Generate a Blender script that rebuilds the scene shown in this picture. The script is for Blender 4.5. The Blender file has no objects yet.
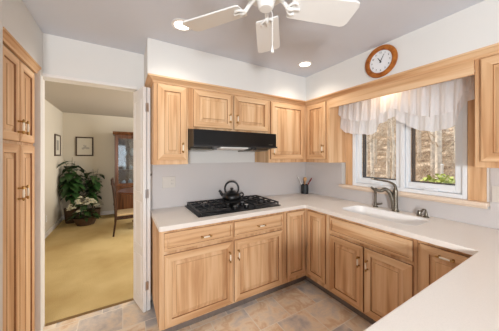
import bpy, bmesh, math, random
from mathutils import Vector, Matrix
C = bpy.context.scene
COL = C.collection
R = math.radians
PI = math.pi
rnd = random.Random(7)

# ------------------------------------------------------------------ camera, world, lights, exposure
cam = bpy.data.cameras.new('camera'); co = bpy.data.objects.new('camera', cam); COL.objects.link(co)
co.location = (0, 0, 1.447); co.rotation_euler = (R(90), 0, -0.5309)
cam.sensor_width = 36; cam.lens = 215.8 / 499 * 36; cam.shift_y = -9.2 / 499; cam.clip_start = 0.02; cam.clip_end = 300
C.camera = co
C.view_settings.view_transform = 'Standard'; C.view_settings.look = 'None'
C.view_settings.gamma = 1; C.view_settings.use_curve_mapping = False
C.view_settings.exposure = -0.03
C.cycles.use_denoising = True
C.cycles.max_bounces = 8; C.cycles.diffuse_bounces = 5
C.cycles.sample_clamp_indirect = 6

W = bpy.data.worlds.new('world'); C.world = W; W.use_nodes = True
wb = W.node_tree.nodes['Background']; wb.inputs[0].default_value = (0.80, 0.90, 1.0, 1); wb.inputs[1].default_value = 1.25

def light(name, kind, loc, energy, color=(1, 1, 1), rot=(0, 0, 0), **kw):
    d = bpy.data.lights.new(name, kind); d.energy = energy; d.color = color
    for k, v in kw.items(): setattr(d, k, v)
    o = bpy.data.objects.new(name, d); o.location = loc; o.rotation_euler = rot; COL.objects.link(o); return o

light('sun', 'SUN', (0, 8, 12), 5.0, (1, 0.94, 0.85), Vector((.22, -.68, -.70)).to_track_quat('-Z', 'Y').to_euler(), angle=R(3))
light('rear_fill', 'AREA', (0.3, -2.6, 1.45), 12, (.90, .96, 1), (R(90), 0, 0), shape='RECTANGLE', size=2.3, size_y=1.2)  # unseen fill lamp added behind the camera
light('camera_side_fill', 'AREA', (-.62, -1.4, 1.4), 66, (.97, .985, 1), (R(93), 0, R(-42)), shape='RECTANGLE', size=.34, size_y=.3)  # added fill lamp near the camera, throws fan-blade shadows upward; no window here
light('dining_fill', 'AREA', (2.4, 4.4, 1.5), 105, (1, 0.96, 0.90), (0, R(90), 0), shape='RECTANGLE', size=1.8, size_y=2.0)  # unseen fill lamp added to brighten the dining room

# ------------------------------------------------------------------ materials
def srgb(r, g, b):
    f = lambda c: (c / 255 / 12.92) if c / 255 <= 0.04045 else ((c / 255 + 0.055) / 1.055) ** 2.4
    return (f(r), f(g), f(b), 1)
def new_mat(name):
    m = bpy.data.materials.new(name); m.use_nodes = True
    nt = m.node_tree; return m, nt, nt.nodes['Principled BSDF']
def mat(name, col, rough=0.5, metal=0.0, noise=0.0, nscale=30, bump=0.0, spec=0.5, coat=0.0):
    m, nt, b = new_mat(name)
    b.inputs['Base Color'].default_value = col; b.inputs['Roughness'].default_value = rough
    b.inputs['Metallic'].default_value = metal; b.inputs['Specular IOR Level'].default_value = spec
    b.inputs['Coat Weight'].default_value = coat
    tc = nt.nodes.new('ShaderNodeTexCoord')
    n = nt.nodes.new('ShaderNodeTexNoise'); n.inputs['Scale'].default_value = nscale; n.inputs['Detail'].default_value = 4
    nt.links.new(tc.outputs['Object'], n.inputs['Vector'])
    if noise > 0:
        r = nt.nodes.new('ShaderNodeValToRGB')
        r.color_ramp.elements[0].position = .3; r.color_ramp.elements[1].position = .7
        r.color_ramp.elements[0].color = tuple(c * (1 - noise) for c in col[:3]) + (1,)
        r.color_ramp.elements[1].color = tuple(min(1, c * (1 + noise)) for c in col[:3]) + (1,)
        nt.links.new(n.outputs['Fac'], r.inputs['Fac']); nt.links.new(r.outputs['Color'], b.inputs['Base Color'])
    if bump > 0:
        bp = nt.nodes.new('ShaderNodeBump'); bp.inputs['Strength'].default_value = bump; bp.inputs['Distance'].default_value = .01
        nt.links.new(n.outputs['Fac'], bp.inputs['Height']); nt.links.new(bp.outputs['Normal'], b.inputs['Normal'])
    return m
def wood(name, axis, light_c, mid_c, dark_c, stave=13.0, rough=.55):
    m, nt, b = new_mat(name); b.inputs['Roughness'].default_value = rough; b.inputs['Specular IOR Level'].default_value = .3
    tc = nt.nodes.new('ShaderNodeTexCoord')
    def mp(a, c):
        q = nt.nodes.new('ShaderNodeMapping'); s = [a, a, a]; s[axis] = c
        q.inputs['Scale'].default_value = s; nt.links.new(tc.outputs['Object'], q.inputs['Vector']); return q
    m1 = mp(30, 1.6); n1 = nt.nodes.new('ShaderNodeTexNoise'); n1.inputs['Scale'].default_value = 1; n1.inputs['Detail'].default_value = 6; n1.inputs['Distortion'].default_value = .6
    nt.links.new(m1.outputs[0], n1.inputs['Vector'])
    m2 = mp(stave, .9); n2 = nt.nodes.new('ShaderNodeTexNoise'); n2.inputs['Scale'].default_value = 1; n2.inputs['Detail'].default_value = 1
    nt.links.new(m2.outputs[0], n2.inputs['Vector'])
    add = nt.nodes.new('ShaderNodeMix'); add.data_type = 'FLOAT'; add.inputs[0].default_value = .5
    nt.links.new(n1.outputs['Fac'], add.inputs[2]); nt.links.new(n2.outputs['Fac'], add.inputs[3])
    r = nt.nodes.new('ShaderNodeValToRGB'); e = r.color_ramp.elements
    e[0].position = .37; e[0].color = dark_c; e[1].position = .64; e[1].color = light_c
    k = e.new(.5); k.color = mid_c
    nt.links.new(add.outputs[0], r.inputs['Fac']); nt.links.new(r.outputs['Color'], b.inputs['Base Color'])
    return m
WL, WM, WD = srgb(232, 197, 157), srgb(219, 177, 134), srgb(194, 146, 103)
WV = wood('maple_upright_grain', 2, WL, WM, WD)
WX = wood('maple_grain_x', 0, WL, WM, WD)
WY = wood('maple_grain_y', 1, WL, WM, WD)
WGROOVE = mat('maple_groove_shade', srgb(150, 104, 62), .5, noise=.1)  # shade of door grooves and door gaps put into the wood colour
WLINE = mat('maple_panel_edge_shade', srgb(186, 140, 94), .5, noise=.1)  # softer painted shade line round the raised panel edge
OAK = wood('clock_oak', 0, srgb(190, 118, 52), srgb(168, 98, 40), srgb(140, 76, 28), rough=.3)
CHERRY = wood('dark_cherry', 2, srgb(122, 78, 46), srgb(98, 60, 34), srgb(68, 40, 22), rough=.3)
KICK = mat('toe_kick_dark', srgb(126, 116, 110), .6, noise=.1)
WALL = mat('wall_paint_white', srgb(228, 227, 224), .75, noise=.01, nscale=3)
CEIL = mat('ceiling_paint', srgb(212, 215, 223), .85, noise=.01, nscale=3)
SPLASH = mat('solid_surface_splash', srgb(208, 203, 201), .4, noise=.02, nscale=220)
TRIMW = mat('trim_white', srgb(236, 234, 232), .4)
VINYL = mat('white_vinyl', srgb(236, 240, 244), .35)
COUNTER = mat('cream_solid_surface', srgb(240, 233, 225), .3, noise=.03, nscale=260)
SINKM = mat('white_basin', srgb(246, 244, 242), .45)
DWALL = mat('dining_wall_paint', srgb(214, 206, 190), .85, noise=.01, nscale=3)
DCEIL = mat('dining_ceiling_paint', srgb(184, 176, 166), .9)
BLACKG = mat('black_gloss_enamel', srgb(9, 9, 11), .3, spec=.35)
BLACKM = mat('cast_iron', srgb(24, 24, 25), .42, noise=.15, nscale=90)
BLACKE = mat('black_teapot_enamel', srgb(16, 16, 16), .3, coat=.3)
BRASS = mat('antique_brass', srgb(176, 138, 84), .3, metal=1)
CERAM = mat('ivory_ceramic', srgb(240, 230, 210), .2)
PEWTER = mat('brushed_pewter', srgb(128, 122, 112), .28, metal=1, noise=.08, nscale=60)
SILVER = mat('silver_metal', srgb(200, 202, 206), .3, metal=1)
FANW = mat('fan_white', srgb(238, 238, 236), .45)
ALMOND = mat('almond_plastic', srgb(216, 210, 202), .4)
SLOT = mat('slot_dark', srgb(70, 62, 52), .6)
BARK = mat('pale_bark', srgb(226, 214, 198), .95, noise=.25, nscale=9, bump=.4)
TWIG = mat('dry_twigs', srgb(196, 176, 152), .95, noise=.3, nscale=6)
LEAF = mat('houseplant_leaf', srgb(44, 74, 34), .4, noise=.35, nscale=12)
STEM = mat('plant_stem', srgb(86, 74, 46), .7)
WICKER = mat('brown_wicker', srgb(80, 58, 40), .7, noise=.3, nscale=70, bump=.5)
PETAL = mat('cream_petals', srgb(246, 242, 222), .6, noise=.08, nscale=30)
BUSHM = mat('yellow_green_leaves', srgb(178, 188, 100), .6, noise=.35, nscale=14)
PAPER = mat('picture_mat', srgb(212, 206, 192), .7)
FRAME = mat('picture_frame_walnut', srgb(62, 40, 26), .4, noise=.2)
SEATC = mat('seat_cream_fabric', srgb(196, 170, 130), .8, noise=.1, nscale=60)
DARKG = mat('dark_exterior_frame', srgb(48, 48, 50), .5)

def emit(name, col, s):
    m, nt, b = new_mat(name); b.inputs['Base Color'].default_value = col
    b.inputs['Emission Color'].default_value = col; b.inputs['Emission Strength'].default_value = s; return m
LAMP = emit('lamp_lit', (1, .96, .88, 1), 7)
LENS = mat('hood_lamp_lens', srgb(232, 232, 230), .5)

def glass(name, col=(1, 1, 1, 1), refl=.08):
    m = bpy.data.materials.new(name); m.use_nodes = True; nt = m.node_tree; nt.nodes.clear()
    o = nt.nodes.new('ShaderNodeOutputMaterial'); t = nt.nodes.new('ShaderNodeBsdfTransparent'); g = nt.nodes.new('ShaderNodeBsdfGlossy')
    g.inputs['Roughness'].default_value = .03; t.inputs[0].default_value = col
    x = nt.nodes.new('ShaderNodeMixShader'); x.inputs[0].default_value = refl
    nt.links.new(t.outputs[0], x.inputs[1]); nt.links.new(g.outputs[0], x.inputs[2]); nt.links.new(x.outputs[0], o.inputs[0]); return m
GLASS = glass('window_glass', refl=.05)
CABG = glass('cabinet_glass', (.8, .85, .88, 1), .14)

def sheer(name, col, tr):
    m = bpy.data.materials.new(name); m.use_nodes = True; nt = m.node_tree; nt.nodes.clear()
    o = nt.nodes.new('ShaderNodeOutputMaterial'); d = nt.nodes.new('ShaderNodeBsdfDiffuse'); l = nt.nodes.new('ShaderNodeBsdfTranslucent'); t = nt.nodes.new('ShaderNodeBsdfTransparent')
    d.inputs[0].default_value = col; l.inputs[0].default_value = col
    w = nt.nodes.new('ShaderNodeTexWave'); w.inputs['Scale'].default_value = 9; w.inputs['Distortion'].default_value = 3; w.bands_direction = 'Y'
    tc = nt.nodes.new('ShaderNodeTexCoord'); nt.links.new(tc.outputs['Object'], w.inputs['Vector'])
    mr = nt.nodes.new('ShaderNodeMapRange'); mr.inputs['To Min'].default_value = tr * .5; mr.inputs['To Max'].default_value = tr * 1.4
    nt.links.new(w.outputs['Fac'], mr.inputs['Value'])
    a = nt.nodes.new('ShaderNodeMixShader'); a.inputs[0].default_value = .45
    nt.links.new(d.outputs[0], a.inputs[1]); nt.links.new(l.outputs[0], a.inputs[2])
    b = nt.nodes.new('ShaderNodeMixShader'); nt.links.new(mr.outputs[0], b.inputs[0])
    nt.links.new(a.outputs[0], b.inputs[1]); nt.links.new(t.outputs[0], b.inputs[2]); nt.links.new(b.outputs[0], o.inputs[0]); return m
SHEER = sheer('sheer_white_voile', srgb(250, 250, 252), .10)
HEM = sheer('voile_hem', srgb(232, 234, 238), .03)

def tile_floor():
    m, nt, b = new_mat('stone_look_tile'); b.inputs['Roughness'].default_value = .38
    N = nt.nodes.new; L = nt.links.new
    tc = N('ShaderNodeTexCoord')
    br = N('ShaderNodeTexBrick'); br.offset = .5; br.squash = 1; br.inputs['Scale'].default_value = 1
    br.inputs['Brick Width'].default_value = .33; br.inputs['Row Height'].default_value = .30; br.inputs['Mortar Size'].default_value = .004; br.inputs['Mortar Smooth'].default_value = .3
    br.inputs['Color1'].default_value = (0, 0, 0, 1); br.inputs['Color2'].default_value = (1, 1, 1, 1); br.inputs['Mortar'].default_value = (.5, .5, .5, 1); br.inputs['Bias'].default_value = 0
    L(tc.outputs['Object'], br.inputs['Vector'])
    n = N('ShaderNodeTexNoise'); n.inputs['Scale'].default_value = 4.5; n.inputs['Detail'].default_value = 9; n.inputs['Distortion'].default_value = .35; n.inputs['Roughness'].default_value = .62
    off = N('ShaderNodeVectorMath'); off.operation = 'ADD'; sc = N('ShaderNodeVectorMath'); sc.operation = 'SCALE'; sc.inputs['Scale'].default_value = 1.7
    L(br.outputs['Color'], sc.inputs[0]); L(tc.outputs['Object'], off.inputs[0]); L(sc.outputs[0], off.inputs[1]); L(off.outputs[0], n.inputs['Vector'])
    r = N('ShaderNodeValToRGB'); e = r.color_ramp.elements
    e[0].position = .33; e[0].color = srgb(184, 178, 176); e[1].position = .70; e[1].color = srgb(240, 226, 208)
    for p, c in ((.41, (216, 204, 192)), (.49, (240, 220, 194)), (.55, (222, 190, 154)), (.62, (246, 230, 208))):
        k = e.new(p); k.color = srgb(*c)
    bw = N('ShaderNodeMath'); bw.operation = 'MULTIPLY_ADD'; bw.inputs[1].default_value = .28; L(br.outputs['Color'], bw.inputs[0]); ad = N('ShaderNodeMath'); ad.operation = 'MULTIPLY'; ad.inputs[1].default_value = .72; L(n.outputs['Fac'], ad.inputs[0]); L(ad.outputs[0], bw.inputs[2]); L(bw.outputs[0], r.inputs['Fac'])
    mx = N('ShaderNodeMix'); mx.data_type = 'RGBA'; mx.inputs[7].default_value = srgb(240, 230, 216)
    L(br.outputs['Fac'], mx.inputs[0]); L(r.outputs['Color'], mx.inputs[6]); L(mx.outputs[2], b.inputs['Base Color'])
    bp = N('ShaderNodeBump'); bp.inputs['Strength'].default_value = .25; bp.inputs['Distance'].default_value = .004; bp.invert = True
    L(br.outputs['Fac'], bp.inputs['Height']); L(bp.outputs['Normal'], b.inputs['Normal']); return m
def carpet():
    m, nt, b = new_mat('gold_carpet'); b.inputs['Roughness'].default_value = .95; b.inputs['Specular IOR Level'].default_value = .1
    N = nt.nodes.new; L = nt.links.new; tc = N('ShaderNodeTexCoord')
    n = N('ShaderNodeTexNoise'); n.inputs['Scale'].default_value = 1.6; n.inputs['Detail'].default_value = 5; L(tc.outputs['Object'], n.inputs['Vector'])
    f = N('ShaderNodeTexNoise'); f.inputs['Scale'].default_value = 160; L(tc.outputs['Object'], f.inputs['Vector'])
    r = N('ShaderNodeValToRGB'); e = r.color_ramp.elements; e[0].position = .32; e[0].color = srgb(188, 160, 108); e[1].position = .6; e[1].color = srgb(208, 184, 132)
    L(n.outputs['Fac'], r.inputs['Fac']); L(r.outputs['Color'], b.inputs['Base Color'])
    bp = N('ShaderNodeBump'); bp.inputs['Strength'].default_value = .6; bp.inputs['Distance'].default_value = .01; L(f.outputs['Fac'], bp.inputs['Height']); L(bp.outputs['Normal'], b.inputs['Normal']); return m
def ground():
    m, nt, b = new_mat('leaf_litter'); b.inputs['Roughness'].default_value = 1
    N = nt.nodes.new; L = nt.links.new; tc = N('ShaderNodeTexCoord')
    n = N('ShaderNodeTexNoise'); n.inputs['Scale'].default_value = 1.6; n.inputs['Detail'].default_value = 10; n.inputs['Roughness'].default_value = .75; L(tc.outputs['Object'], n.inputs['Vector'])
    r = N('ShaderNodeValToRGB'); e = r.color_ramp.elements; e[0].position = .36; e[0].color = srgb(96, 76, 60); e[1].position = .60; e[1].color = srgb(232, 210, 184)
    k = e.new(.5); k.color = srgb(172, 146, 120)
    L(n.outputs['Fac'], r.inputs['Fac']); L(r.outputs['Color'], b.inputs['Base Color']); return m
FLOORM, CARPET, GROUND = tile_floor(), carpet(), ground()

# ------------------------------------------------------------------ helpers
def link(name, bm, mats, parent=None, smooth=False, bevel=0, local=False):
    bmesh.ops.recalc_face_normals(bm, faces=bm.faces)
    me = bpy.data.meshes.new(name); bm.to_mesh(me); bm.free()
    if not isinstance(mats, (list, tuple)): mats = [mats]
    for m in mats: me.materials.append(m)
    if smooth:
        for p in me.polygons: p.use_smooth = True
        me.set_sharp_from_angle(angle=R(38))
    o = bpy.data.objects.new(name, me); COL.objects.link(o)
    if parent is not None:
        o.parent = parent
        if not local:
            q = parent; M = Matrix.Identity(4)
            while q is not None:
                M = (Matrix.Translation(q.location) @ q.rotation_euler.to_matrix().to_4x4()) @ M if q.type == 'EMPTY' else M
                q = q.parent
            if parent.type == 'EMPTY': o.matrix_parent_inverse = M.inverted()
    if bevel:
        b = o.modifiers.new('bevel', 'BEVEL'); b.width = bevel; b.segments = 2; b.limit_method = 'ANGLE'; b.angle_limit = R(40)
    return o
def tag(o, label, cat, group=None, kind=None):
    o['label'] = label; o['category'] = cat
    if group: o['group'] = group
    if kind: o['kind'] = kind
    return o
def thing(name, label, cat, loc=(0, 0, 0), group=None, rz=0):
    o = bpy.data.objects.new(name, None); COL.objects.link(o); o.location = loc; o.rotation_euler = (0, 0, rz); o.empty_display_size = .1
    return tag(o, label, cat, group)
def box(bm, x0, x1, y0, y1, z0, z1, mi=0):
    v = [bm.verts.new((x, y, z)) for x in (x0, x1) for y in (y0, y1) for z in (z0, z1)]
    fs = [bm.faces.new([v[i] for i in q]) for q in ((0, 1, 3, 2), (4, 6, 7, 5), (0, 4, 5, 1), (2, 3, 7, 6), (0, 2, 6, 4), (1, 5, 7, 3))]
    for f in fs: f.material_index = mi
    return v
def bx(*a, mi=0, bm=None):
    bm = bm or bmesh.new(); box(bm, *a, mi=mi); return bm
def prism(bm, pts, axis, a, b, mi=0):
    """polygon pts (2-D) extruded along axis 0/1/2 from a to b"""
    def P(p, t):
        l = list(p); l.insert(axis, t); return tuple(l)
    A = [bm.verts.new(P(p, a)) for p in pts]; B = [bm.verts.new(P(p, b)) for p in pts]
    fs = [bm.faces.new(A), bm.faces.new(B[::-1])]
    n = len(pts)
    for i in range(n): fs.append(bm.faces.new([A[i], B[i], B[(i + 1) % n], A[(i + 1) % n]]))
    for f in fs: f.material_index = mi
def tube(bm, path, rad, seg=10, cap=True, mi=0):
    pts = [Vector(p) for p in path]; n = len(pts); rings = []
    rads = rad if isinstance(rad, (list, tuple)) else [rad] * n
    t0 = (pts[1] - pts[0]).normalized(); up = Vector((0, 0, 1)) if abs(t0.z) < .9 else Vector((1, 0, 0)); nrm = t0.cross(up).normalized()
    for i, p in enumerate(pts):
        t = (pts[min(i + 1, n - 1)] - pts[max(i - 1, 0)]).normalized()
        nrm = (nrm - t * nrm.dot(t)).normalized(); bn = t.cross(nrm)
        rings.append([bm.verts.new(p + (nrm * math.cos(2 * PI * k / seg) + bn * math.sin(2 * PI * k / seg)) * rads[i]) for k in range(seg)])
    for a, b in zip(rings, rings[1:]):
        for k in range(seg): bm.faces.new([a[k], a[(k + 1) % seg], b[(k + 1) % seg], b[k]]).material_index = mi
    if cap: bm.faces.new(rings[0][::-1]).material_index = mi; bm.faces.new(rings[-1]).material_index = mi
def lathe(bm, prof, c=(0, 0, 0), seg=24, axis='z', sx=1, sy=1, mi=0):
    rings = []
    for r, h in prof:
        ring = []
        for k in range(seg if r > 1e-5 else 1):
            a = 2 * PI * k / seg; u, v = r * math.cos(a) * sx, r * math.sin(a) * sy
            p = {'z': (u, v, h), 'x': (h, u, v), 'y': (u, h, v)}[axis]
            ring.append(bm.verts.new((p[0] + c[0], p[1] + c[1], p[2] + c[2])))
        rings.append(ring)
    for a, b in zip(rings, rings[1:]):
        if len(a) == 1 and len(b) == 1: continue
        for k in range(seg):
            if len(a) == 1: f = [a[0], b[(k + 1) % seg], b[k]]
            elif len(b) == 1: f = [a[k], a[(k + 1) % seg], b[0]]
            else: f = [a[k], a[(k + 1) % seg], b[(k + 1) % seg], b[k]]
            bm.faces.new(f).material_index = mi
    for r in (rings[0], rings[-1]):
        if len(r) > 1: bm.faces.new(r).material_index = mi
def struct(name, bm, m, **kw):
    o = link(name, bm, m, **kw); o['kind'] = 'structure'; return o
def bez(pts, n=8):
    """Catmull-Rom through points"""
    P = [Vector(p) for p in pts]; P = [2 * P[0] - P[1]] + P + [2 * P[-1] - P[-2]]; out = []
    for i in range(1, len(P) - 2):
        for k in range(n):
            t = k / n; a, b, c, d = P[i - 1:i + 3]
            out.append(.5 * ((2 * b) + (c - a) * t + (2 * a - 5 * b + 4 * c - d) * t * t + (3 * b - a - 3 * c + d) * t ** 3))
    out.append(P[-2]); return out

# faces of joinery: a frame of reference (origin, u along width, out = outward normal); v is always up
def facing(kind, plane):
    """kind: 'y-' back run (faces -y), 'x-' right run (faces -x), 'x+' left run (faces +x), 'y+' peninsula. returns f(u, z, d) -> xyz"""
    return {'y-': lambda u, z, d: (u, plane - d, z), 'x-': lambda u, z, d: (plane - d, u, z),
            'x+': lambda u, z, d: (plane + d, u, z), 'y+': lambda u, z, d: (u, plane + d, z)}[kind]
def woods(kind): return [WV, WX if kind[0] == 'y' else WY, WGROOVE, WLINE]
def raised(kind, plane, u0, u1, z0, z1, drawer=False, fr=.055, th=.02):
    """raised-panel door or drawer front, back at plane, front th outwards"""
    F = facing(kind, plane); bm = bmesh.new()
    if drawer: prof = [(0, 0), (0, th - .006), (.006, th - .002), (.022, th), (.024, th - .005), (.028, th - .005), (.040, th)]
    else: prof = [(0, 0), (0, th - .004), (.005, th), (fr, th), (fr + .003, th - .010), (fr + .010, th - .011), (fr + .034, th - .003), (fr + .037, th)]
    rings = []
    for ins, d in prof:
        rings.append([bm.verts.new(F(u, z, d)) for u, z in ((u0 + ins, z0 + ins), (u1 - ins, z0 + ins), (u1 - ins, z1 - ins), (u0 + ins, z1 - ins))])
    for i, (a, b) in enumerate(zip(rings, rings[1:])):
        for k in range(4):
            f = bm.faces.new([a[k], a[(k + 1) % 4], b[(k + 1) % 4], b[k]])
            f.material_index = 1 if (k in (0, 2) or drawer) else 0
            if i == 0 or (not drawer and i == 3) or (drawer and i == 3): f.material_index = 2
            if not drawer and i >= 4: f.material_index = 3 if i == 6 else 0
    f = bm.faces.new(rings[-1]); f.material_index = 1 if drawer else 0
    bm.faces.new(rings[0][::-1])
    return bm
def add_handle(kind, plane, u, z, parent, horizontal=False, L=.085):
    """brass posts with an ivory grip; empty-free: one mesh with two materials"""
    F = facing(kind, plane); bm = bmesh.new(); h = L / 2
    pts = [(-h, 0), (h, 0)]
    def W2(a, d):
        return F(u + a, z, d) if horizontal else F(u, z + a, d)
    for s in (-1, 1):
        tube(bm, [W2(s * (h - .008), .0005), W2(s * (h - .008), .012), W2(s * (h - .008), .026)], [.0075, .0045, .0055], 8)
        tube(bm, [W2(s * (h - .016), .027), W2(s * (h + .001), .027), W2(s * (h + .006), .027)], [.0065, .0065, .003], 8)
    tube(bm, [W2(-h + .016, .027), W2(0, .0275), W2(h - .016, .027)], [.0055, .0072, .0055], 8, mi=1)
    return link('handle', bm, [BRASS, CERAM], parent, smooth=True)
def door(kind, plane, u0, u1, z0, z1, par, hu=None, hz=None, name='door', horizontal=False, fr=.055):
    d = link(name, raised(kind, plane, u0, u1, z0, z1, name != 'door' and name != 'pull_out_door', fr=fr), woods(kind), par)
    if hu is not None: add_handle(kind, plane + {'-': -.02, '+': .02}[kind[1]], hu, hz, d, horizontal)
    return d

# ------------------------------------------------------------------ kitchen shell
ZC = 2.453
struct('floor', bx(-2.4, 2.37, -2.8, 2.48, -.05, 0), FLOORM)
struct('ceiling', bx(-2.4, 2.52, -2.8, 2.48, ZC, ZC + .12), CEIL)
b = bmesh.new()
box(b, -.60, -.59, 2.37, 2.48, 0, ZC); box(b, .20, 2.52, 2.37, 2.48, 0, ZC); box(b, -.59, .20, 2.37, 2.48, 2.095, ZC)
box(b, -2.4, -.60, 2.37, 2.48, 0, ZC)
struct('wall_back', b, WALL)
b = bmesh.new()
box(b, 2.37, 2.52, -2.8, .60, 0, ZC); box(b, 2.37, 2.52, 1.59, 2.37, 0, ZC); box(b, 2.37, 2.52, .60, 1.59, 0, 1.10); box(b, 2.37, 2.52, .60, 1.59, 2.07, ZC)
struct('wall_right', b, WALL)
# left: recess wall round the tall pantry cabinet
b = bmesh.new()
box(b, -1.3, -.562, 2.316, 2.37, 0, ZC); box(b, -1.3, -.562, 1.69, 2.316, 2.153, ZC); box(b, -1.3, -.562, 1.58, 1.688, 0, ZC); box(b, -1.3, -1.22, 1.688, 2.316, 0, 2.153)
struct('wall_left', b, WALL)
struct('wall_far_left', bx(-2.4, -2.3, -2.8, 2.37, 0, ZC), WALL)
b = bmesh.new()
box(b, -2.4, -.9, -2.9, -2.8, 0, ZC); box(b, 1.5, 2.52, -2.9, -2.8, 0, ZC); box(b, -.9, 1.5, -2.9, -2.8, 0, .9); box(b, -.9, 1.5, -2.9, -2.8, 2.1, ZC)
struct('wall_rear', b, WALL)  # unseen wall added to cut the world light coming in from behind
# soffits
b = bmesh.new()
prism(b, [(.18, 2.369), (.18, 2.012), (2.012, 2.012), (2.012, -2.8), (2.369, -2.8), (2.369, 2.369)], 2, 2.153, ZC - .0005)
struct('wall_soffit', b, WALL)
# solid-surface splash on both walls
b = bmesh.new()
box(b, .232, 2.358, 2.360, 2.3695, .915, 1.371); box(b, 2.360, 2.3695, 1.745, 2.3585, .915, 1.371)
box(b, 2.360, 2.3695, -.28, 1.744, .915, 1.05); box(b, 2.360, 2.3695, -.28, .478, 1.0505, 1.371)
struct('trim_3', b, SPLASH)
# doorway trim
b = bmesh.new()
box(b, -.598, -.578, 2.352, 2.492, 0, 2.118); box(b, -.5895, -.5775, 2.372, 2.478, 0, 2.0945)
box(b, -.578, .115, 2.352, 2.3695, 2.095, 2.118); box(b, -.578, .115, 2.345, 2.352, 2.110, 2.120)
box(b, .186, .2, 2.372, 2.478, 0, 2.0945)
struct('trim_4', b, TRIMW, bevel=.003)
struct('trim_5', bx(-.57, .2, 2.462, 2.492, 0, .006), mat('threshold_strip', srgb(150, 120, 78), .4, metal=.5))

# ------------------------------------------------------------------ dining room shell
struct('floor_dining', bx(-1.185, 3.4, 2.481, 6.4, -.05, .004), CARPET)
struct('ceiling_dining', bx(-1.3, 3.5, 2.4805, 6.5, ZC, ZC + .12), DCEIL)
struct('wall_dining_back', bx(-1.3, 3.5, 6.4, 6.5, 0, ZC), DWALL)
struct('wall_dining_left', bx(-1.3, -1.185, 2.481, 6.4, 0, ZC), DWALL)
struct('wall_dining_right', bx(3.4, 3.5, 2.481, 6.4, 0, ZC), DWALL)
b = bmesh.new(); box(b, -1.184, -1.17, 2.5, 6.385, .004, .095); struct('baseboard_left', b, TRIMW, bevel=.003)
b = bmesh.new(); box(b, -1.184, 3.39, 6.385, 6.399, .004, .095); struct('baseboard_back', b, TRIMW, bevel=.003)

# ------------------------------------------------------------------ crown mouldings
def crown_profile(bm, path, zbot, ztop, proj):
    """path of (x,y, nx,ny) with mitred outward offsets"""
    prof = [(0, zbot), (.006, zbot), (.008, zbot + .014), (.014, zbot + .02), (proj * .75, ztop - .018), (proj, ztop - .014), (proj, ztop), (-.012, ztop), (-.012, zbot)]
    rings = [[bm.verts.new((x + nx * d, y + ny * d, z)) for d, z in prof] for x, y, nx, ny in path]
    n = len(prof)
    for i, (a, c) in enumerate(zip(rings, rings[1:])):
        for k in range(n):
            f = bm.faces.new([a[k], a[(k + 1) % n], c[(k + 1) % n], c[k]])
            f.material_index = 0 if abs(path[i][0] - path[i + 1][0]) > abs(path[i][1] - path[i + 1][1]) else 1
    bm.faces.new(rings[0]); bm.faces.new(rings[-1][::-1])
b = bmesh.new()
crown_profile(b, [(.231, 2.368, -1, 0), (.231, 2.054, -1, -1), (2.054, 2.054, -1, -1), (2.054, -.30, -1, 0)], 2.098, 2.152, .046)
struct('trim_1', b, [WX, WY])
b = bmesh.new(); crown_profile(b, [(-.587, 1.69, 1, 0), (-.587, 2.315, 1, 0)], 2.10, 2.152, .03)
struct('trim_2', b, [WX, WY])

# ------------------------------------------------------------------ upper cabinets
def carcass(name, boxes, par, m=WV, bevel=.0015):
    b = bmesh.new()
    for q in boxes: box(b, *q)
    return link(name, b, m, par, bevel=bevel)
UP = 2.055
t = thing('wall_cabinet', 'narrow single-door maple wall cabinet left of the black hood, beside the white folding door', 'cabinet', (.38, 2.36, 1.372))
carcass('cabinet_body', [(.232, .532, UP, 2.359, 1.372, 2.15)], t)
door('y-', UP, .262, .515, 1.412, 2.088, t, .478, 1.525)
t = thing('wall_cabinet', 'short two-door maple wall cabinet directly above the black range hood', 'cabinet', (1.0, 2.36, 1.71))
carcass('cabinet_body', [(.534, 1.462, UP, 2.359, 1.708, 2.15)], t)
door('y-', UP, .580, .990, 1.728, 2.088, t, .958, 1.838)
door('y-', UP, 1.010, 1.450, 1.728, 2.088, t, 1.042, 1.838)
t = thing('wall_cabinet', 'maple wall cabinet at the right end of the hood, in the room corner', 'cabinet', (1.8, 2.36, 1.372))
carcass('cabinet_body', [(1.464, 2.359, UP, 2.359, 1.372, 2.15)], t)
door('y-', UP, 1.486, 2.006, 1.412, 2.088, t, 1.515, 1.51)
t = thing('wall_cabinet', 'narrow maple wall cabinet between the room corner and the curtained window', 'cabinet', (2.36, 1.86, 1.372))
carcass('cabinet_body', [(UP, 2.359, 1.680, 2.054, 1.372, 2.15)], t)
door('x-', UP, 1.722, 2.02, 1.412, 2.088, t, 1.752, 1.535)
t = thing('wall_cabinet', 'maple wall cabinet at the right edge of the photo, beyond the window', 'cabinet', (2.36, .1, 1.372))
carcass('cabinet_body', [(UP, 2.359, -.29, .487, 1.372, 2.15)], t)
door('x-', UP, .110, .457, 1.412, 2.088, t, .15, 1.53)
door('x-', UP, -.26, .095, 1.412, 2.088, t, .058, 1.53)
o = link('window_valance_board', bx(UP - .016, UP + .006, .489, 1.678, 2.0, 2.097), WY, bevel=.002)
tag(o, 'long maple board spanning between the cabinets over the lace curtain', 'board')

# pantry
t = thing('pantry_cabinet', 'tall maple pantry cabinet with upper and lower doors at the left edge', 'cabinet', (-.9, 2.0, 0))
carcass('cabinet_body', [(-1.21, -.605, 1.692, 2.312, .0, 2.098)], t)
door('x+', -.605, 2.003, 2.272, 1.545, 2.085, t, 2.035, 1.64)
door('x+', -.605, 1.722, 1.992, 1.545, 2.085, t, 1.962, 1.64)
door('x+', -.605, 2.003, 2.272, .06, 1.525, t, 2.035, 1.205)
door('x+', -.605, 1.722, 1.992, .06, 1.525, t, 1.962, 1.205)

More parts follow.
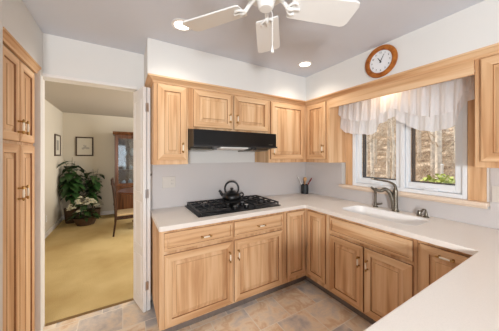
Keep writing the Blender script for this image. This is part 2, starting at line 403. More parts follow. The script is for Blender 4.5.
# ------------------------------------------------------------------ base cabinets
BF = 1.78
def base(name_label, boxes, kick, loc):
    t = thing('base_cabinet', name_label, 'cabinet', loc)
    carcass('cabinet_body', boxes, t)
    b = bmesh.new()
    for k in kick: box(b, *k)
    link('toe_kick', b, KICK, t)
    return t
t = base('wide maple base cabinet with two doors and two drawers under the black cooktop',
         [(.242, 1.462, BF, 2.357, .10, .874)], [(.262, 1.462, BF + .07, 2.357, .001, .099)], (.85, 2.0, 0))
door('y-', BF, .276, .860, .708, .848, t, .605, .775, 'drawer', True)
door('y-', BF, .878, 1.440, .708, .848, t, 1.16, .775, 'drawer', True)
door('y-', BF, .276, .860, .118, .680, t, .824, .55)
door('y-', BF, .878, 1.440, .118, .680, t, .912, .55)
b = bmesh.new(); prism(b, [(1.464, BF), (BF, BF), (BF, 1.462), (2.357, 1.462), (2.357, 2.357), (1.464, 2.357)], 2, .10, .874)
t = thing('corner_base_cabinet', 'maple base cabinet in the inside corner with two narrow doors at right angles', 'cabinet', (2.0, 2.0, 0))
link('cabinet_body', b, WV, t, bevel=.0015)
b = bmesh.new(); prism(b, [(1.464, BF + .07), (BF + .07, BF + .07), (BF + .07, 1.462), (2.357, 1.462), (2.357, 2.357), (1.464, 2.357)], 2, .001, .099)
link('toe_kick', b, KICK, t)
door('y-', BF, 1.500, 1.756, .150, .848, t, fr=.045)
door('x-', BF, 1.498, 1.735, .150, .848, t, fr=.045)
t = thing('sink_base_cabinet', 'maple sink base cabinet below the window with a false drawer front and two doors', 'cabinet', (2.0, 1.08, 0))
carcass('cabinet_body', [(BF, 2.357, .71, 1.460, .10, .66), (BF, 1.80, .71, 1.460, .66, .874), (1.80, 2.357, .71, .73, .66, .874), (1.80, 2.357, 1.44, 1.46, .66, .874)], t)
link('toe_kick', bx(BF + .07, 2.357, .71, 1.460, .001, .099), KICK, t)
door('x-', BF, .732, 1.440, .700, .848, t, None, None, 'false_drawer_front')
door('x-', BF, 1.096, 1.440, .118, .672, t, 1.128, .54)
door('x-', BF, .732, 1.084, .118, .672, t, 1.054, .54)
t = thing('base_cabinet', 'maple base cabinet with one tall pull-out front and a horizontal handle, beside the peninsula', 'cabinet', (2.0, .54, 0))
carcass('cabinet_body', [(BF, 2.357, .372, .708, .10, .874)], t)
link('toe_kick', bx(BF + .07, 2.357, .372, .708, .001, .099), KICK, t)
door('x-', BF, .40, .690, .118, .848, t, .546, .805, 'pull_out_door', True)
t = thing('peninsula_cabinet', 'maple base cabinet carrying the pale countertop in the lower right foreground', 'cabinet', (1.2, .05, 0))
carcass('cabinet_body', [(.46, 2.357, -.24, .370, .10, .874)], t)
link('toe_kick', bx(.48, 2.357, -.17, .30, .001, .099), KICK, t)
for i in range(3): door('y+', .370, .50 + i * .42, .90 + i * .42, .118, .848, t, .54 + i * .42 if i % 2 else .86 + i * .42, .6)

# ------------------------------------------------------------------ countertop with basin cut-out
def rrect(cx, cy, hx, hy, r, n=6):
    out = []
    for qx, qy, a0 in ((1, 1, 0), (-1, 1, 90), (-1, -1, 180), (1, -1, 270)):
        for k in range(n + 1):
            a = R(a0 + 90 * k / n); out.append((cx + qx * (hx - r) + r * math.cos(a), cy + qy * (hy - r) + r * math.sin(a)))
    return out
SX, SY, SHX, SHY = 2.07, 1.11, .175, .335
outer = [(.233, 2.359), (.233, 1.755), (.236, 1.742), (.246, 1.736), (1.715, 1.736), (1.727, 1.730), (1.732, 1.718), (1.732, .405), (1.722, .395), (.43, .395), (.415, .38), (.415, -.27), (.43, -.285), (2.359, -.285), (2.359, 2.359)]
b = bmesh.new()
def loop(pts, z):
    vs = [b.verts.new((x, y, z)) for x, y in pts]; return [b.edges.new((vs[i], vs[(i + 1) % len(vs)])) for i in range(len(vs))]
es = loop(outer, .914) + loop(rrect(SX, SY, SHX, SHY, .09), .914)
r = bmesh.ops.triangle_fill(b, edges=es, use_beauty=True)
fs = list(b.faces)
ex = bmesh.ops.extrude_face_region(b, geom=fs)
bmesh.ops.translate(b, verts=[v for v in ex['geom'] if isinstance(v, bmesh.types.BMVert)], vec=(0, 0, -.038))
o = link('countertop', b, COUNTER, bevel=.006)
tag(o, 'continuous cream countertop running along both walls and out over the peninsula', 'countertop')
# sink basin
b = bmesh.new(); rings = []
for d, z, rr in ((-.002, .9142, .09), (.002, .9138, .09), (.010, .906, .088), (.016, .86, .086), (.024, .83, .08), (.05, .80, .07), (.085, .789, .06), (.14, .786, .03)):
    hx = max(SHX - d, .03); hy = max(SHY - d, .03)
    rings.append([b.verts.new((x, y, z)) for x, y in rrect(SX, SY, hx, hy, min(rr, hx * .99))])
for a, c in zip(rings, rings[1:]):
    n = len(a)
    for k in range(n): b.faces.new([a[k], a[(k + 1) % n], c[(k + 1) % n], c[k]])
b.faces.new(rings[-1])
t = thing('sink', 'white rounded sink basin set into the counter below the window', 'sink', (SX, SY, .78))
o = link('basin', b, SINKM, t, smooth=True)
s = o.modifiers.new('solid', 'SOLIDIFY'); s.thickness = .005; s.offset = -1
b = bmesh.new(); lathe(b, [(0, .797), (.02, .797), (.024, .794), (.038, .7935), (.038, .790)], (SX, SY, 0), 20); link('drain', b, SILVER, t, smooth=True)

# ------------------------------------------------------------------ window
t = bpy.data.objects.new('window_1', None); COL.objects.link(t); t.location = (2.42, 1.095, 1.1); t['kind'] = 'structure'
Y0, Y1, Z0, Z1 = .60, 1.59, 1.105, 2.065
b = bmesh.new()
box(b, 2.350, 2.44, Y0, Y0 + .030, Z0, Z1); box(b, 2.350, 2.44, Y1 - .040, Y1, Z0, Z1)
box(b, 2.350, 2.44, Y0 + .030, Y1 - .040, Z0, Z0 + .034); box(b, 2.350, 2.44, Y0 + .030, Y1 - .040, Z1 - .04, Z1)
box(b, 2.350, 2.44, 1.044, 1.080, Z0 + .034, Z1 - .04)
link('window_frame', b, VINYL, t, bevel=.003)
for s0, s1 in ((Y0 + .032, 1.042), (1.082, Y1 - .042)):
    b = bmesh.new(); z0, z1 = Z0 + .037, Z1 - .043; w = .047; wl = .024 if s0 < 1 else .034
    box(b, 2.372, 2.425, s0, s0 + w, z0, z1); box(b, 2.372, 2.425, s1 - wl, s1, z0, z1); box(b, 2.372, 2.425, s0 + w, s1 - wl, z0, z0 + .058); box(b, 2.372, 2.425, s0 + w, s1 - wl, z1 - .05, z1)
    sa = link('sash', b, VINYL, t, bevel=.004)
    link('pane', bx(2.40, 2.404, s0 + w - .004, s1 - wl + .004, z0 + .054, z1 - .046), GLASS, sa)
    c = (s0 + s1) / 2
    b = bmesh.new(); box(b, 2.352, 2.371, c - .05, c + .05, Z0 + .036, Z0 + .058); tube(b, [(2.345, c - .03, Z0 + .052), (2.338, c + .02, Z0 + .060), (2.340, c + .07, Z0 + .058)], .006, 8)
    link('crank', b, VINYL, t, smooth=True)
    b = bmesh.new(); ya = s1 - wl
    box(b, 2.43, 2.48, ya - .016, ya - .001, z0 + .05, z1); box(b, 2.43, 2.48, s0 + w, ya - .016, z0 + .05, z0 + .066)
    link('screen_frame', b, DARKG, t)
b = bmesh.new(); box(b, 2.346, 2.3715, 1.055, 1.068, 1.44, 1.52); link('sash_lock', b, VINYL, t, bevel=.002)
b = bmesh.new(); box(b, 2.346, 2.3695, .497, .597, 1.1055, 2.150); box(b, 2.346, 2.3695, 1.592, 1.678, 1.1055, 2.150); box(b, 2.346, 2.3695, .597, 1.592, 2.066, 2.150)
struct('trim_6', b, WV)
b = bmesh.new(); box(b, 2.295, 2.3695, .480, 1.742, 1.072, 1.1045); box(b, 2.345, 2.3598, .49, 1.735, 1.051, 1.0715)
struct('trim_7', b, mat('peach_sill', srgb(228, 208, 188), .35), bevel=.006)

# lamp behind the valance board
t = thing('valance_lamp', 'small warm lit lamp tucked behind the board above the window curtain', 'lamp', (2.16, 1.15, 2.14))
b = bmesh.new(); lathe(b, [(.06, 2.152), (.06, 2.135), (.05, 2.128), (.05, 2.128)], (2.13, 1.13, 0), 20); link('housing', b, TRIMW, t, smooth=True)
b = bmesh.new(); lathe(b, [(.045, 2.127), (.03, 2.118), (0, 2.115)], (2.13, 1.13, 0), 20); link('bulb', b, LAMP, t, smooth=True)
light('valance_lamp_light', 'POINT', (2.13, 1.13, 2.09), .7, (1, .74, .44), shadow_soft_size=.03)

# ------------------------------------------------------------------ curtain
def interp(pts, y):
    for (a, za), (c, zc) in zip(pts, pts[1:]):
        if (a - y) * (c - y) <= 0 and a != c: return za + (zc - za) * (y - a) / (c - a)
    return pts[0][1] if abs(y - pts[0][0]) < abs(y - pts[-1][0]) else pts[-1][1]
def curtain_sheet(bot, ztop_f, x0, ys, ye, freq, amp, nz=14, flare=.02, seed=0):
    b = bmesh.new(); n = 260; grid = []
    rr = random.Random(seed); ph = [rr.uniform(0, 6) for _ in range(4)]
    for i in range(n + 1):
        y = ys + (ye - ys) * i / n; zb = interp(bot, y); zt = ztop_f(y)
        zb += .004 * math.sin(y * freq * 1.1 + ph[0])
        col = []
        for k in range(nz + 1):
            f = k / nz; z = zt + (zb - zt) * f
            a = amp * (.55 + .5 * f)
            x = x0 - flare * f + a * math.sin(y * freq + ph[1] + 1.3 * math.sin(y * 9 + ph[2]) + .5 * f) + .3 * a * math.sin(y * freq * 2.7 + ph[3])
            col.append(b.verts.new((x, y + .006 * f * math.sin(y * freq * .7), z)))
        grid.append(col)
    for a, c in zip(grid, grid[1:]):
        for k in range(nz): b.faces.new([a[k], c[k], c[k + 1], a[k + 1]])
    return b
bot_under = [(1.70, 1.90), (1.672, 1.79), (1.60, 1.72), (1.45, 1.690), (1.29, 1.67), (1.22, 1.765), (1.13, 1.81), (1.08, 1.83), (1.02, 1.76), (.93, 1.70), (.83, 1.66), (.74, 1.655), (.64, 1.69), (.60, 1.80), (.58, 1.86), (.535, 1.87)]
bot_over = [(1.70, 1.98), (1.66, 1.92), (1.58, 1.87), (1.44, 1.83), (1.28, 1.815), (1.20, 1.86), (1.09, 1.90), (1.02, 1.87), (.94, 1.825), (.80, 1.775), (.72, 1.78), (.66, 1.79), (.62, 1.83), (.58, 1.93), (.535, 1.95)]
t = thing('window_curtain', 'sheer white ruffled two-tier curtain valance across the top of the window', 'curtain', (2.25, 1.1, 2.07))
link('under_tier', curtain_sheet(bot_under, lambda y: 2.075, 2.262, 1.672, .54, 62, .013, seed=3), SHEER, t, smooth=True)
link('upper_tier', curtain_sheet(bot_over, lambda y: 2.075, 2.222, 1.672, .54, 74, .011, nz=10, seed=5), SHEER, t, smooth=True)
def hem(bot, x0, freq, amp, flare, seed):
    return curtain_sheet([(y, z) for y, z in bot], lambda y: interp(bot, y) + .016, x0 - flare * .95, 1.672, .54, freq, amp, nz=2, flare=.001, seed=seed)
b = bmesh.new(); tube(b, [(2.245, 1.676, 2.079), (2.245, 1.1, 2.079), (2.245, .50, 2.079)], .008, 10); link('curtain_rod', b, FANW, t, smooth=True)

# ------------------------------------------------------------------ range hood
t = thing('range_hood', 'black under-cabinet range hood mounted above the cooktop', 'range hood', (1.0, 2.2, 1.53))
b = bmesh.new()
prism(b, [(1.885, 1.548), (1.885, 1.690), (2.050, 1.696), (2.350, 1.696), (2.350, 1.52), (2.10, 1.515), (1.895, 1.540)], 0, .536, 1.446)
link('hood_body', b, BLACKG, t, bevel=.003)
b = bmesh.new(); prism(b, [(1.868, 1.536), (1.868, 1.551), (1.884, 1.551), (1.894, 1.536)], 0, .534, 1.448); link('front_lip', b, BLACKM, t)
b = bmesh.new(); prism(b, [(1.90, 1.524), (1.90, 1.5385), (2.0, 1.5255), (2.0, 1.509)], 0, .80, 1.10); link('lamp_lens', b, LENS, t, bevel=.002)
for c in (.62, 1.27):
    b = bmesh.new(); prism(b, [(2.02, 1.508), (2.02, 1.522), (2.32, 1.514), (2.32, 1.500)], 0, c - .07, c + .16); link('grease_filter', b, PEWTER, t)
for c in (.72, 1.16, 1.20):
    b = bmesh.new(); lathe(b, [(0, 1.516), (.012, 1.516), (.012, 1.534)], (c, 1.92, 0), 12); link('control_knob', b, BLACKM, t)
link('name_badge', bx(1.345, 1.395, 1.882, 1.8845, 1.567, 1.572), PEWTER, t)

# ------------------------------------------------------------------ cooktop
t = thing('cooktop', 'black gas cooktop with cast-iron grates set in the cream counter', 'cooktop', (1.02, 2.08, .9145))
CX0, CX1, CY0, CY1 = .565, 1.470, 1.835, 2.325
link('glass_top', bx(CX0, CX1, CY0, CY1, .9145, .924), BLACKG, t, bevel=.003)
def grate(x0, x1, y0, y1, fingers):
    b = bmesh.new(); z0, z1 = .946, .960; w = .010
    for q in ((x0, x1, y0, y0 + w), (x0, x1, y1 - w, y1), (x0, x0 + w, y0 + w, y1 - w), (x1 - w, x1, y0 + w, y1 - w)): box(b, *q, z0, z1)
    for fx in (x0, x1 - w):
        for fy in (y0, y1 - w): box(b, fx, fx + w, fy, fy + w, .9245, z0)
    ym = (y0 + y1) / 2
    if fingers == 2: box(b, x0 + w, x1 - w, ym - w / 2, ym + w / 2, z0, z1)
    for cy in ([y0 + (y1 - y0) * .25, y0 + (y1 - y0) * .75] if fingers == 2 else [ym]):
        cx = (x0 + x1) / 2
        for s in (-1, 1):
            xa = x0 + w if s < 0 else x1 - w
            box(b, min(xa, cx + s * .035), max(xa, cx + s * .035), cy - .004, cy + .004, z0 + .002, z1 + .004)
            for dx in (-.06, .06): box(b, cx + dx - .004, cx + dx + .004, *sorted((cy + s * .025, cy + s * ((y1 - y0) / (2 * fingers) - w / 2))), z0 + .002, z1 + .004)
            box(b, cx - .004, cx + .004, *sorted((cy + s * .035, cy + s * ((y1 - y0) / (2 * fingers) - w / 2))), z0 + .002, z1 + .004)
    return b
for q in ((.585, .885, 1.855, 2.305, 2), (.895, 1.145, 2.105, 2.305, 1), (1.155, 1.455, 1.855, 2.305, 2)): link('grate', grate(*q), BLACKM, t, bevel=.0012)
for x, y, r0 in ((.735, 1.967, .045), (.735, 2.192, .036), (1.02, 2.205, .05), (1.305, 1.967, .036), (1.305, 2.192, .045)):
    b = bmesh.new(); lathe(b, [(0, .9245), (r0 * 1.25, .9245), (r0 * 1.2, .930), (r0, .932), (r0, .938), (r0 * .9, .943), (0, .944)], (x, y, 0), 24); link('burner', b, BLACKM, t, smooth=True)
for x, y in ((.935, 2.035), (.955, 1.91), (1.02, 1.98), (1.085, 1.91), (1.105, 2.035)):
    b = bmesh.new(); lathe(b, [(.030, .9245), (.030, .928), (.023, .930), (.021, .952), (.018, .955), (0, .955)], (x, y, 0), 20)
    k = link('control_knob', b, BLACKG, t, smooth=True)
    b = bmesh.new(); lathe(b, [(0, .9555), (.0185, .9555), (.0185, .9575), (0, .958)], (x, y, 0), 16); link('knob_cap', b, SILVER, k, smooth=True)

# ------------------------------------------------------------------ kettle
KX, KY, KZ = 1.045, 2.17, .965
t = thing('kettle', 'black teakettle with a round hoop handle standing on the cooktop', 'kettle', (KX, KY, KZ), rz=-.53)
b = bmesh.new(); lathe(b, [(0, .001), (.078, .001), (.098, .010), (.106, .028), (.104, .048), (.088, .070), (.06, .083), (.045, .087), (.0, .087)], (0, 0, 0), 32); link('kettle_body', b, BLACKE, t, smooth=True, local=True)
b = bmesh.new(); lathe(b, [(.044, .088), (.046, .092), (.034, .100), (.012, .104), (.010, .110), (.019, .116), (.020, .126), (.012, .132), (0, .133)], (0, 0, 0), 24); link('lid', b, BLACKE, t, smooth=True, local=True)
b = bmesh.new(); tube(b, bez([(-.085, 0, .04), (-.112, 0, .062), (-.126, 0, .088), (-.142, 0, .100)], 5), [.024, .022, .021, .020, .019, .018, .017, .016, .015, .0145, .014, .0135, .013, .013, .0125, .012], 12); link('spout', b, BLACKE, t, smooth=True, local=True)
b = bmesh.new(); tube(b, [(.076 * math.cos(a), 0, .122 + .080 * math.sin(a)) for a in [R(-42 + 264 * k / 28) for k in range(29)]], .0105, 10)
link('hoop_handle', b, BLACKE, t, smooth=True, local=True)
b = bmesh.new(); tube(b, bez([(.088, 0, .070), (.118, 0, .075), (.128, 0, .05), (.10, 0, .028)], 5), .008, 8); link('side_loop', b, BLACKE, t, smooth=True, local=True)

# ------------------------------------------------------------------ utensil crock
UX, UY = 2.245, 2.262
t = thing('utensil_crock', 'small black cylindrical crock standing in the counter corner', 'crock', (UX, UY, .915))
b = bmesh.new(); lathe(b, [(0, .915), (.048, .915), (.052, .918), (.052, 1.045), (.049, 1.048), (.046, 1.045), (.045, .925), (0, .923)], (UX, UY, 0), 28); link('crock_body', b, mat('black_glaze', srgb(30, 34, 36), .3), t, smooth=True)
def utensil(name, label, p0, p1, head, m, cat):
    t = thing(name, label, cat, p0)
    b = bmesh.new(); tube(b, [p0, p1], [.006, .008], 8); link('shaft', b, m[0], t, smooth=True)
    d = (Vector(p1) - Vector(p0)).normalized(); q = d.to_track_quat('Z', 'Y').to_matrix()
    b = bmesh.new(); prof = [(.004, 0), (head[0] * .7, head[1] * .25), (head[0], head[1] * .6), (head[0] * .7, head[1] * .9), (0, head[1])]
    lathe(b, prof, (0, 0, 0), 14, sy=.25)
    for v in b.verts: v.co = q @ v.co + Vector(p1) - d * .004
    link('head', b, m[1], t, smooth=True)
WHT = mat('white_plastic', srgb(238, 236, 232), .4); RED = mat('red_plastic', srgb(150, 40, 34), .4); WOODU = mat('pale_wooden_spoon', srgb(206, 160, 112), .6, noise=.1)
utensil('spatula', 'white spatula leaning to the left in the black crock', (UX + .010, UY - .010, .927), (UX - .060, UY + .03, 1.085), (.024, .095), (WHT, WHT), 'spatula')
utensil('wooden_spoon', 'pale wooden spoon standing upright in the black crock', (UX - .015, UY - .012, .927), (UX + .000, UY - .004, 1.085), (.028, .07), (WOODU, WOODU), 'spoon')
utensil('serving_spoon', 'dark red plastic spoon leaning to the right in the black crock', (UX - .012, UY + .014, .927), (UX + .050, UY - .034, 1.07), (.032, .085), (RED, RED), 'spoon')
utensil('small_fork', 'dark fork handle standing at the back of the black crock', (UX + .024, UY + .010, .927), (UX + .012, UY + .030, 1.085), (.014, .035), (BLACKM, FRAME), 'fork')

# ------------------------------------------------------------------ faucet set
t = thing('faucet', 'tall pewter kitchen faucet with curved spout and long lever behind the sink', 'faucet', (2.285, 1.105, .915))
b = bmesh.new(); lathe(b, [(0, .915), (.032, .915), (.032, .921), (.024, .928), (.022, .95), (.020, 1.05), (.021, 1.10), (.019, 1.125), (.012, 1.14), (0, 1.142)], (2.285, 1.09, 0), 20)
link('column', b, PEWTER, t, smooth=True)
b = bmesh.new(); tube(b, bez([(2.285, 1.105, .925), (2.280, 1.115, 1.02), (2.262, 1.135, 1.095), (2.235, 1.162, 1.122), (2.205, 1.182, 1.106), (2.18, 1.20, 1.110), (2.16, 1.215, 1.120)], 6), [.020] * 14 + [.019] * 10 + [.016] * 7 + [.015, .015, .016, .0165, .017, .017], 12)
link('spout', b, PEWTER, t, smooth=True)
b = bmesh.new(); tube(b, bez([(2.285, 1.085, 1.125), (2.288, 1.10, 1.165), (2.280, 1.14, 1.192), (2.265, 1.21, 1.203), (2.25, 1.31, 1.213)], 6), [.013] * 8 + [.010] * 10 + [.009] * 6 + [.007], 10)
link('lever', b, PEWTER, t, smooth=True)
t = thing('side_sprayer', 'small pewter side sprayer left of the tall faucet', 'sprayer', (2.30, 1.29, .915))
b = bmesh.new(); lathe(b, [(0, .915), (.026, .915), (.026, .920), (.016, .928), (.014, .96), (0, .961)], (2.30, 1.29, 0), 16); link('base', b, PEWTER, t, smooth=True)
b = bmesh.new(); tube(b, bez([(2.30, 1.29, .955), (2.30, 1.29, 1.03), (2.295, 1.293, 1.085), (2.262, 1.315, 1.122)], 5), [.011] * 8 + [.013] * 6 + [.012, .010], 10); link('wand', b, PEWTER, t, smooth=True)
b = bmesh.new(); tube(b, [(2.296, 1.275, .945), (2.285, 1.235, .955), (2.28, 1.215, .965)], [.010, .008, .009], 8); link('trigger', b, PEWTER, t, smooth=True)
t = thing('air_gap_cap', 'short pewter air gap cap on the counter right of the faucet', 'cap', (2.285, .895, .915))
b = bmesh.new(); lathe(b, [(0, .915), (.022, .915), (.022, .921), (.016, .925), (.016, .955), (.012, .964), (0, .966)], (2.285, .895, 0), 16); link('cap_body', b, PEWTER, t, smooth=True)
t = thing('soap_dispenser', 'small pewter soap dispenser with a curved nozzle, rightmost fitting behind the sink', 'soap dispenser', (2.285, .845, .915))
b = bmesh.new(); lathe(b, [(0, .915), (.022, .915), (.022, .920), (.013, .926), (.011, .965), (0, .966)], (2.285, .845, 0), 16); link('base', b, PEWTER, t, smooth=True)
b = bmesh.new(); tube(b, bez([(2.285, .845, .960), (2.28, .848, .980), (2.25, .853, .983), (2.225, .857, .968)], 5), .007, 8); link('nozzle', b, PEWTER, t, smooth=True)

# ------------------------------------------------------------------ outlets
t = thing('wall_outlet', 'almond double outlet plate on the splash behind the counter, left of the cooktop', 'outlet', (.41, 2.36, 1.178))
b = bmesh.new(); box(b, .348, .478, 2.353, 2.3595, 1.12, 1.236); link('cover_plate', b, ALMOND, t, bevel=.004)
for cx in (.380, .446):
    b = bmesh.new()
    if cx < .4:
        box(b, cx - .017, cx + .017, 2.3505, 2.3528, 1.145, 1.211)
        s = link('rocker_switch', b, ALMOND, t, bevel=.001)
    else:
        for z in (1.160, 1.196): box(b, cx - .016, cx + .016, 2.351, 2.3528, z - .014, z + .014)
        s = link('socket', b, ALMOND, t, bevel=.002)
        b = bmesh.new()
        for z in (1.160, 1.196):
            for dx in (-.006, .006): link('slot', bx(cx + dx - .001, cx + dx + .001, 2.3502, 2.3508, z - .004, z + .006), SLOT, s)
t = thing('wall_outlet', 'almond outlet plate under the right-hand cabinet, right of the window', 'outlet', (2.36, .42, 1.17))
b = bmesh.new(); box(b, 2.353, 2.3595, .35, .470, 1.11, 1.228); link('cover_plate', b, ALMOND, t, bevel=.004)
b = bmesh.new()
for z in (1.150, 1.188): box(b, 2.351, 2.3528, .425 - .016, .425 + .016, z - .014, z + .014)
s = link('socket', b, ALMOND, t, bevel=.002)
b = bmesh.new()
for z in (1.150, 1.188):
    for dy in (-.006, .006): link('slot', bx(2.3502, 2.3508, .425 + dy - .001, .425 + dy + .001, z - .004, z + .006), SLOT, s)

# ------------------------------------------------------------------ clock
CYc, CZc = 1.078, 2.300; CX = 2.0105
t = thing('wall_clock', 'round oak-framed wall clock with a white dial hung above the window', 'clock', (CX, CYc, CZc))
b = bmesh.new(); lathe(b, [(.138, CX), (.142, CX - .010), (.138, CX - .020), (.118, CX - .026), (.103, CX - .022), (.098, CX - .012), (.098, CX)], (0, CYc, CZc), 48, axis='x'); link('clock_frame', b, OAK, t, smooth=True)
b = bmesh.new(); lathe(b, [(0, CX - .010), (.0975, CX - .010), (.0975, CX - .002), (0, CX - .002)], (0, CYc, CZc), 48, axis='x'); link('dial', b, mat('dial_white', srgb(238, 240, 244), .5), t)
INK = mat('dial_ink', srgb(40, 40, 46), .6)
for n in range(1, 13):
    cu = bpy.data.curves.new('numeral', 'FONT'); cu.body = str(n); cu.size = .022; cu.align_x = 'CENTER'; cu.align_y = 'CENTER'; cu.extrude = .0004
    tmp = bpy.data.objects.new('tmp', cu); COL.objects.link(tmp)
    me = bpy.data.meshes.new_from_object(tmp.evaluated_get(bpy.context.evaluated_depsgraph_get())); bpy.data.objects.remove(tmp)
    a = R(90 - 30 * n); u, v = .078 * math.cos(a), .078 * math.sin(a)   # u: viewer's right = -y
    me.transform(Matrix.Translation((CX - .0106, CYc - u, CZc + v)) @ Matrix(((0, 0, -1, 0), (-1, 0, 0, 0), (0, 1, 0, 0), (0, 0, 0, 1))))
    me.materials.clear(); me.materials.append(INK)
    o = bpy.data.objects.new('numeral', me); COL.objects.link(o); o.parent = t; o.matrix_parent_inverse = Matrix.Translation(t.location).inverted()
for nm, hr, L, w in (('hour_hand', 10.95, .046, .005), ('minute_hand', 1, .066, .0035)):
    a = R(90 - 30 * hr); b = bmesh.new(); d = Vector((0, -math.cos(a), math.sin(a))); p = Vector((0, d.z, -d.y))
    q = Vector((CX - (.0125 if nm[0] == 'h' else .0145), CYc, CZc)); vs = [q - d * .012 - p * w, q - d * .012 + p * w, q + d * L + p * w * .4, q + d * L - p * w * .4]
    A = [b.verts.new(v) for v in vs]; B = [b.verts.new(v + Vector((.001, 0, 0))) for v in vs]
    b.faces.new(A); b.faces.new(B[::-1])
    for i in range(4): b.faces.new([A[i], A[(i + 1) % 4], B[(i + 1) % 4], B[i]])
    link(nm, b, INK, t)

# ------------------------------------------------------------------ recessed lights
def downlight(x, y, label, watts, shape_r=.055):
    t = thing('recessed_light', label, 'ceiling light', (x, y, ZC), 'recessed ceiling lights')
    b = bmesh.new(); lathe(b, [(shape_r + .022, ZC - .0005), (shape_r + .022, ZC - .006), (shape_r + .002, ZC - .009), (shape_r, ZC - .0005)], (x, y, 0), 32); link('trim_ring', b, TRIMW, t, smooth=True)
    b = bmesh.new(); lathe(b, [(0, ZC - .005), (shape_r - .001, ZC - .005), (shape_r - .001, ZC - .001), (0, ZC - .001)], (x, y, 0), 32); link('bulb', b, LAMP, t)
    light('downlight', 'SPOT', (x, y, ZC - .03), watts, (1, .90, .76), (0, 0, 0), spot_size=R(140), spot_blend=.9, shadow_soft_size=.05)
downlight(.39, 1.683, 'lit recessed ceiling light at left, beside the fan blade tip', 11)
downlight(1.707, 1.717, 'lit recessed ceiling light near the inside corner above the cabinets', 13)

# ------------------------------------------------------------------ ceiling fan
FX, FY, FZ = .598, .862, 2.19
t = thing('ceiling_fan', 'white ceiling fan with broad blades and a hanging pull chain', 'ceiling fan', (FX, FY, ZC))
b = bmesh.new(); lathe(b, [(0, ZC - .001), (.075, ZC - .001), (.072, ZC - .03), (.03, ZC - .05), (.018, ZC - .055), (.018, ZC - .075), (0, ZC - .075)], (FX, FY, 0), 28); link('canopy', b, FANW, t, smooth=True)
b = bmesh.new(); lathe(b, [(0, 2.378), (.06, 2.378), (.105, 2.355), (.115, 2.32), (.115, 2.27), (.10, 2.235), (.06, 2.222), (0, 2.222)], (FX, FY, 0), 32); link('motor_housing', b, FANW, t, smooth=True)
b = bmesh.new(); lathe(b, [(0, 2.221), (.045, 2.221), (.048, 2.205), (.042, 2.192), (.040, 2.172), (.030, 2.160), (0, 2.158)], (FX, FY, 0), 24); link('switch_housing', b, FANW, t, smooth=True)
for i in range(5):
    a = R(52.6 + 72 * i); ca, sa = math.cos(a), math.sin(a); pit = -math.tan(R(12))
    def P(r, s, dz=0): return (FX + ca * r - sa * s, FY + sa * r + ca * s, FZ + s * pit + dz)
    b = bmesh.new(); out = [(.125, -.056), (.135, -.062), (.445, -.075), (.463, -.068), (.472, -.050), (.472, .050), (.463, .068), (.445, .075), (.135, .062), (.125, .056)]
    A = [b.verts.new(P(r, s, .004)) for r, s in out]; B = [b.verts.new(P(r, s, -.004)) for r, s in out]
    b.faces.new(A); b.faces.new(B[::-1])
    for k in range(len(out)): b.faces.new([A[k], A[(k + 1) % len(out)], B[(k + 1) % len(out)], B[k]])
    bl = link('blade', b, FANW, t)
    b = bmesh.new()
    tube(b, bez([(FX + ca * .05, FY + sa * .05, 2.232), P(.085, 0, .02), P(.115, 0, -.012), P(.135, 0, -.012)], 4), .010, 8)
    for s in (-1, 1): tube(b, bez([P(.105, 0, -.010), P(.12, s * .022, -.012), P(.135, s * .032, -.011), P(.155, s * .026, -.010)], 4), .006, 8)
    tube(b, [P(.115, 0, -.010), P(.14, 0, -.011), P(.175, 0, -.010)], .006, 8)
    link('blade_bracket', b, FANW, t, smooth=True)
b = bmesh.new(); px, py = FX + .035, FY - .005
tube(b, [(px - .01, py, 2.166), (px, py, 2.15), (px, py, 1.99)], .0018, 6); link('pull_chain', b, FANW, t)
b = bmesh.new(); lathe(b, [(0, 1.992), (.003, 1.990), (.0075, 1.962), (.0075, 1.956), (0, 1.953)], (px, py, 0), 12); link('chain_bob', b, mat('bob_white', srgb(250, 250, 248), .3), t, smooth=True)

# ------------------------------------------------------------------ folding door
t = thing('folding_door', 'white folded bifold door standing open beside the left wall cabinet', 'door', (.16, 2.2, 0))
v0 = Vector((.160, 2.195)); v1 = Vector((.090, 2.458)); d = (v1 - v0).normalized(); nrm = Vector((-d.y, d.x)) * -1
L = (v1 - v0).length
def dp(s, off, z): p = v0 + d * s + nrm * off; return (p.x, p.y, z)
def dbox(bm, s0, s1, o0, o1, z0, z1):
    v = [bm.verts.new(dp(s, o, z)) for s in (s0, s1) for o in (o0, o1) for z in (z0, z1)]
    for q in ((0, 1, 3, 2), (4, 6, 7, 5), (0, 4, 5, 1), (2, 3, 7, 6), (0, 2, 6, 4), (1, 5, 7, 3)): bm.faces.new([v[i] for i in q])
for k, o0 in enumerate((0, .036)):
    b = bmesh.new(); dbox(b, 0, L, o0 + .001, o0 + .030, .014, 2.088)
    pn = link('door_panel', b, TRIMW, t, bevel=.002)
    for z0, z1 in ((.12, .52), (.60, 1.02), (1.10, 1.52), (1.60, 1.98)):
        b = bmesh.new()
        a0 = (o0 - .003, o0 + .0005) if k == 0 else (o0 + .0305, o0 + .034)
        for q in ((.045, L - .045, z0, z0 + .012), (.045, L - .045, z1 - .012, z1), (.045, .057, z0 + .012, z1 - .012), (L - .057, L - .045, z0 + .012, z1 - .012)): dbox(b, q[0], q[1], a0[0], a0[1], q[2], q[3])
        link('panel_moulding', b, TRIMW, pn)
for z in (.25, 1.1, 1.9):
    b = bmesh.new(); dbox(b, -.004, .006, .020, .048, z - .04, z + .04); link('hinge', b, SILVER, t)
b = bmesh.new(); c = dp(.05, .068, 1.27); lathe(b, [(0, 0), (.006, 0), (.006, .012), (.012, .016), (.011, .024), (0, .026)], c, 12, axis='x'); link('knob', b, PEWTER, t, smooth=True)

